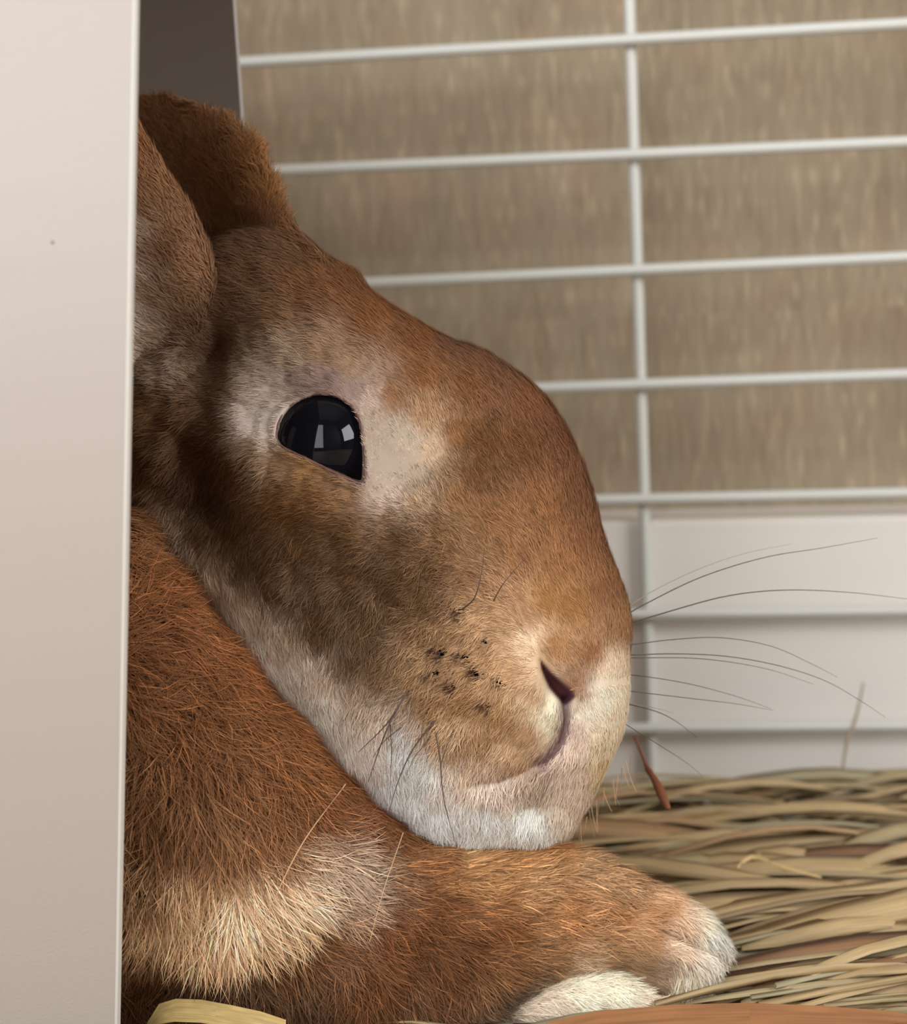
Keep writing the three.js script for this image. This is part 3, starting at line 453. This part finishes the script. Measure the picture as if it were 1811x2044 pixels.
// --- whiskers
{
  const dark = std(srgb(78, 62, 56), 0.45), grey = std(srgb(150, 132, 118), 0.5), pale = std(srgb(206, 164, 124), 0.5);
  const wh = (pts, z0, z1, r0, m) => part('whisker', tube(pts.map(([x, y], i) => at(x, y, (z0 + (z1 - z0) * i / (pts.length - 1)) * U)), [r0 * U, r0 * 0.75 * U, r0 * 0.3 * U], 5, 28), m, rabbit);
  for (const [pts, m, r] of [
    [[[1225, 1242], [1290, 1205], [1400, 1152], [1530, 1112], [1640, 1094], [1752, 1074]], dark, 1.3], [[[1220, 1235], [1300, 1182], [1400, 1134], [1490, 1104], [1580, 1086]], grey, 1],
    [[[1225, 1252], [1310, 1228], [1450, 1190], [1560, 1178], [1690, 1182], [1815, 1196]], dark, 1.5], [[[1250, 1288], [1350, 1276], [1440, 1273], [1540, 1290], [1620, 1325], [1672, 1352]], dark, 1.1],
    [[[1250, 1308], [1340, 1305], [1450, 1310], [1560, 1330], [1650, 1360], [1720, 1400], [1768, 1432]], dark, 1.2], [[[1250, 1313], [1400, 1315], [1530, 1335], [1625, 1366]], dark, 1.0],
    [[[1245, 1346], [1300, 1352], [1380, 1366], [1470, 1390], [1540, 1415]], dark, 1.0], [[[1245, 1378], [1370, 1393], [1470, 1405], [1545, 1418]], dark, 1.0],
    [[[1240, 1402], [1310, 1420], [1350, 1440], [1392, 1472]], dark, 1.2], [[[1240, 1440], [1330, 1496], [1370, 1522], [1402, 1548]], dark, 0.9], [[[1235, 1400], [1310, 1414], [1345, 1424]], grey, 0.8],
  ]) wh(pts, 60, -110, r, m);
  for (const [pts, m, r] of [
    [[[815, 1378], [790, 1420], [768, 1450], [715, 1502]], dark, 2.0], [[[790, 1420], [772, 1458], [752, 1510], [735, 1562]], dark, 1.8], [[[778, 1440], [782, 1500], [778, 1575]], dark, 1.1], [[[868, 1438], [822, 1500], [795, 1560], [776, 1622]], dark, 1.9], [[[866, 1446], [878, 1510], [884, 1580], [898, 1645], [912, 1690]], dark, 1.5],
    [[[820, 1400], [808, 1480], [802, 1560], [800, 1640]], grey, 1.1], [[[906, 1455], [888, 1500], [880, 1535]], dark, 1.1], [[[800, 1452], [765, 1482], [745, 1512]], dark, 1.1], [[[860, 1470], [826, 1515], [812, 1545]], dark, 1.0], [[[925, 1515], [912, 1550], [898, 1580]], grey, 1.0],
    [[[921, 1218], [948, 1192], [960, 1150], [968, 1090]], dark, 1.6], [[[985, 1200], [1005, 1165], [1050, 1112]], dark, 1.2], [[[880, 1300], [860, 1340], [838, 1370]], dark, 1.3],
  ]) { const z = head.depth(pts[0][0], pts[0][1]), e = Math.max(...pts.map(([x, y]) => head.depth(x, y))); part('whisker', tube(pts.map(([x, y], i) => at(x, y, (Math.max(head.depth(x, y), z - 40) + (i ? 36 + i * 10 : 10)) * U)), [r * U, r * 0.75 * U, r * 0.3 * U], 5, 24), m, rabbit); }
  for (let k = 0; k < 16; k++) {                                   // pale wisps under the chin
    const x = 1150 + k * 7 + R() * 8, y = 1640 - k * 9 + R() * 10, dx = (R() - 0.35) * 34, L = 36 + R() * 30;
    part('whisker', tube([[x, y], [x + dx * 0.4, y + L * 0.5], [x + dx, y + L]].map(([a, b]) => at(a, b, (head.depth(x, y) + 6) * U)), [0.9 * U, 0.4 * U], 4, 6), k % 3 ? pale : grey, rabbit);
  }
  for (const [pts, r] of [[[[1000, 1440], [690, 1565], [600, 1690], [545, 1800], [500, 1900], [472, 1992]], 1.3], [[[960, 1440], [805, 1662], [765, 1780], [738, 1880]], 1.0]])
    part('whisker', tube(pts.slice(1).map(([x, y]) => at(x, y, (body.depth(x, y) + 75) * U)), [r * U, r * 0.9 * U, r * 0.5 * U], 5, 24), pale, rabbit);
}
// ---------------------------------------------------------------- woven straw mat
const strawMap = dataTexture(64, 256, (x, y) => { const v = (noise2(x / 2.2, y / 60) - 0.5) * 46 + (noise2(x / 7, y / 26 + 9) - 0.5) * 26 + (hash2(x, y) - 0.5) * 8; return [236 + v * 0.8, 233 + v * 0.8, 228 + v * 0.8]; });
const STRAW = [[186, 160, 118], [174, 156, 118], [166, 156, 126], [196, 170, 126], [158, 134, 100], [182, 148, 108], [138, 102, 72], [182, 174, 144]].map(([r, g, b]) => std(srgb(r, g, b), 0.6, { map: strawMap, side: THREE.DoubleSide }));
function bladeGeometry(seed, segs = 7) {                                     // unit blade along x, 1 long, 1 wide, arched and twisted a little
  const q = rng(seed), pos = [], uv = [], idx = [], sway = (q() - 0.5) * 2.4, sway2 = (q() - 0.5) * 1.6, arch = 0.8 + q() * 0.8, twist = (q() - 0.5) * 1.1, tw0 = (q() - 0.5) * 0.5, keel = 0.14 + q() * 0.16;
  for (let i = 0; i <= segs; i++) {
    const t = i / segs, w = 0.5 * Math.pow(Math.sin(Math.PI * clamp(t * 0.94 + 0.03)), 0.45), x = t - 0.5, zc = Math.sin(t * Math.PI) * sway * 0.5 + Math.sin(t * Math.PI * 2) * sway2 * 0.35, yc = Math.sin(t * Math.PI) * arch - 0.5, a = tw0 + twist * (t - 0.5), c = Math.cos(a), s = Math.sin(a);
    for (const [zz, yy] of [[-w, 0], [0, keel], [w, 0], [0, -0.12]]) pos.push(x, yc + yy * c + zz * s, zc + zz * c - yy * s);
    uv.push(0, t, 0.5, t, 1, t, 0.5, t);
    if (i) for (let k = 0; k < 4; k++) { const b = (i - 1) * 4, k2 = (k + 1) % 4; idx.push(b + k, b + k2, b + 4 + k, b + k2, b + 4 + k2, b + 4 + k); }
  }
  const g = new THREE.BufferGeometry(); g.setAttribute('position', new THREE.Float32BufferAttribute(pos, 3)); g.setAttribute('uv', new THREE.Float32BufferAttribute(uv, 2)); g.setIndex(idx); g.computeVertexNormals(); return g;
}
const mat = thing('straw_mat', 'woven mat of twisted dry grass blades under the rabbit', 'straw mat');
{
  const q = rng(91), blades = Array.from({ length: 14 }, (_, i) => bladeGeometry(500 + i));
  const back = onFloor(1560, 1562, MAT_Y).z, X0 = -0.2, X1 = 0.2, Z1 = 0.085;
  // the packed core under the blades, in rope-like rows
  const rows = 11, core = [];
  for (let i = 0; i < rows; i++) { const z = back + (Z1 - back) * (i + 0.5) / rows, c = new THREE.CapsuleGeometry(0.0125, X1 - X0, 4, 10); c.rotateZ(Math.PI / 2); c.scale(1, 0.6, 1.1); c.translate(0, MAT_Y - 0.0155, z); core.push(c); }
  const base = new RoundedBoxGeometry(X1 - X0, MAT_Y - 0.013, Z1 - back, 2, 0.003); base.translate(0, (MAT_Y - 0.013) / 2 + 0.0005, (Z1 + back) / 2); base.deleteAttribute('uv'); core.forEach((c) => c.deleteAttribute('uv'));
  part('mat_core', mergeGeometries([base.index ? base.toNonIndexed() : base, ...core.map((c) => c.toNonIndexed())]), std(srgb(158, 134, 96), 0.95), mat).userData.label = 'packed straw core';
  const surface = (z) => { const t = ((z - back) / (Z1 - back) * rows) % 1; return MAT_Y - 0.0035 + Math.sin(clamp(t) * Math.PI) * 0.0028; };
  const place = (o, x, y, z, len, w, yaw, roll) => { o.position.set(x, y, z); o.scale.set(len, w * 0.75, w); o.rotation.set(roll, yaw, (q() - 0.5) * 0.05); };
  // blades that show, one by one
  let made = 0;
  for (let k = 0; k < 2000 && made < 292; k++) {
    const py = 1548 + Math.pow(q(), 0.9) * 520, px = py > 1860 ? 1720 + q() * 330 : 1080 + q() * 860, p = onFloor(px, py, MAT_Y);
    if (p.z > Z1 - 0.005 || p.z < back + 0.002) continue;
    if ((px < 1330 && py > 1730) || (px < 1560 && py > 1975) || py > 2000) continue;
    const row = Math.floor((p.z - back) / (Z1 - back) * rows), lean = (row % 2 ? 1 : -1) * (0.05 + q() * 0.16) + (q() - 0.5) * 0.3;
    const m = part('blade', blades[Math.floor(q() * 14)], STRAW[Math.floor(q() * q() * 7.9 + (q() < 0.12 ? 2 : 0)) % 8], mat);
    place(m, p.x, surface(p.z) - 0.002 + q() * 0.0065, p.z, 0.045 + q() * 0.06, 0.0036 + q() * q() * 0.0065, lean, (q() - 0.5) * 1.3);
    made++;
  }
  // the rest of the mat's blades, hidden by the rabbit or beyond the frame
  const n = 420, rest = [0, 1].map((i) => new THREE.InstancedMesh(blades[i * 5], STRAW[i * 2], n / 2)), o = new THREE.Object3D(), tint = new THREE.Color();
  for (let k = 0; k < n; k++) {
    const z = back + 0.003 + q() * (Z1 - back - 0.006), row = Math.floor((z - back) / (Z1 - back) * rows);
    const x = X0 + 0.01 + q() * (X1 - X0 - 0.02), shown = x > 0.035 && x < 0.17 && z < 0.03;
    place(o, x, surface(z) - (shown ? 0.006 : 0) - 0.0004 + q() * 0.0012, z, 0.035 + q() * 0.04, 0.003 + q() * 0.003, (row % 2 ? 1 : -1) * (0.16 + q() * 0.22), (q() - 0.5) * 0.5);
    o.updateMatrix(); rest[k & 1].setMatrixAt(k >> 1, o.matrix); tint.setScalar(0.75 + q() * 0.35); rest[k & 1].setColorAt(k >> 1, tint);
  }
  for (const r of rest) { r.name = 'packed_blades'; r.userData.kind = 'stuff'; r.castShadow = r.receiveShadow = true; mat.add(r); }
}
// ---------------------------------------------------------------- loose bits of hay
function ribbon(pts, widths, thick, bow = 0) {                                // a leaf strip through points: [point, across]
  const pos = [], uv = [], idx = [], n = pts.length;
  for (let i = 0; i < n; i++) {
    const [p, a] = pts[i], t = pts[Math.min(n - 1, i + 1)][0].clone().sub(pts[Math.max(0, i - 1)][0]).normalize(), nn = t.clone().cross(a).normalize(), w = widths[i] / 2;
    for (const [s, h] of [[-1, 0], [0, bow], [1, 0], [1, -thick], [0, bow - thick], [-1, -thick]]) { const v = p.clone().addScaledVector(a, s * w).addScaledVector(nn, h); pos.push(v.x, v.y, v.z); uv.push((s + 1) / 2, i / n * 2); }
    if (i) for (let k = 0; k < 6; k++) { const b = (i - 1) * 6, k2 = (k + 1) % 6; idx.push(b + k, b + 6 + k, b + k2, b + k2, b + 6 + k, b + 6 + k2); }
  }
  const e = (n - 1) * 6; for (const [b, d] of [[0, 1], [e, 0]]) for (let k = 1; k < 5; k++) d ? idx.push(b, b + k, b + k + 1) : idx.push(b, b + k + 1, b + k);
  const g = new THREE.BufferGeometry(); g.setAttribute('position', new THREE.Float32BufferAttribute(pos, 3)); g.setAttribute('uv', new THREE.Float32BufferAttribute(uv, 2)); g.setIndex(idx); g.computeVertexNormals(); return g;
}
function loose(name, label, category, geometry, material) { const m = part(numbered(name), geometry, material, scene); return tag(m, label, category); }
{
  const strip = (list, z, w, tilt) => list.map(([x, y, zz]) => [at(x, y, (zz ?? z)), V(0, tilt, Math.sqrt(1 - tilt * tilt))]);
  loose('dry_leaf', 'broad orange-brown dry leaf lying before the rabbit paw', 'leaf', ribbon(strip([[1010, 2076], [1100, 2066], [1200, 2056], [1350, 2048], [1500, 2044], [1650, 2046], [1800, 2050], [1900, 2056]], 0.029, 0, -0.5), [0.0006, 0.006, 0.009, 0.010, 0.010, 0.009, 0.007, 0.0006], 0.0004, 0.0006), std(srgb(156, 108, 70), 0.55, { map: strawMap }));
  loose('dry_leaf', 'pale yellow-tan grass blade curling beside the white panel', 'leaf', ribbon(strip([[296, 2052], [318, 2026], [350, 2018], [400, 2020], [460, 2030], [520, 2042], [570, 2056]], 0.036, 0, -0.6), [0.002, 0.0045, 0.005, 0.005, 0.0048, 0.0046, 0.004], 0.0004, 0.0005), std(srgb(196, 170, 112), 0.55, { map: strawMap }));
  const twig = [[1266, 1470], [1280, 1502], [1292, 1532], [1298, 1542], [1310, 1562], [1322, 1588], [1334, 1614]];
  loose('seed_stalk', 'reddish-brown dry stalk leaning from the straw under the rabbit chin', 'stalk', tube(twig.map(([x, y], i) => at(x, y, -0.05 + i * 0.004)), [0.00022, 0.0003, 0.00035, 0.0008, 0.0007, 0.001, 0.0011, 0.0006], 7, 28), std(srgb(128, 76, 48), 0.7));
  loose('hay_stalk', 'thin grey-brown hay stalk standing up behind the mat', 'stalk', tube([[1724, 1362], [1712, 1420], [1703, 1450], [1692, 1478], [1686, 1510], [1678, 1570]].map(([x, y]) => at(x, y, -0.17)), [0.0003, 0.0004, 0.0006, 0.0004, 0.0004], 6, 20), std(srgb(170, 150, 128), 0.6));
  const cutStraw = std(srgb(238, 208, 152), 0.45, { map: strawMap });
  const lay = (px, py, dy) => onFloor(px, py, MAT_Y + 0.004).add(V(0, dy, 0));
  const st = thing('cut_straw', 'bright cream cut straw stem split in two on the mat', 'straw');
  part('stem', tube([lay(1692, 1772, 0), lay(1760, 1782, 0), lay(1880, 1796, 0)], [0.0013, 0.0014, 0.0013], 8, 8), cutStraw, st);
  part('stem', tube([lay(1694, 1790, 0), lay(1760, 1800, 0), lay(1880, 1818, 0)], [0.001, 0.0012, 0.001], 8, 8), cutStraw, st);
  loose('split_straw', 'short pale split straw lying on the mat beyond the paw', 'straw', tube([lay(1472, 1740, 0.001), lay(1500, 1728, 0.002), lay(1560, 1740, 0.001), lay(1640, 1752, 0)], [0.0004, 0.0008, 0.0007, 0.0003], 6, 12), cutStraw);
}
renderer.render(scene, camera);
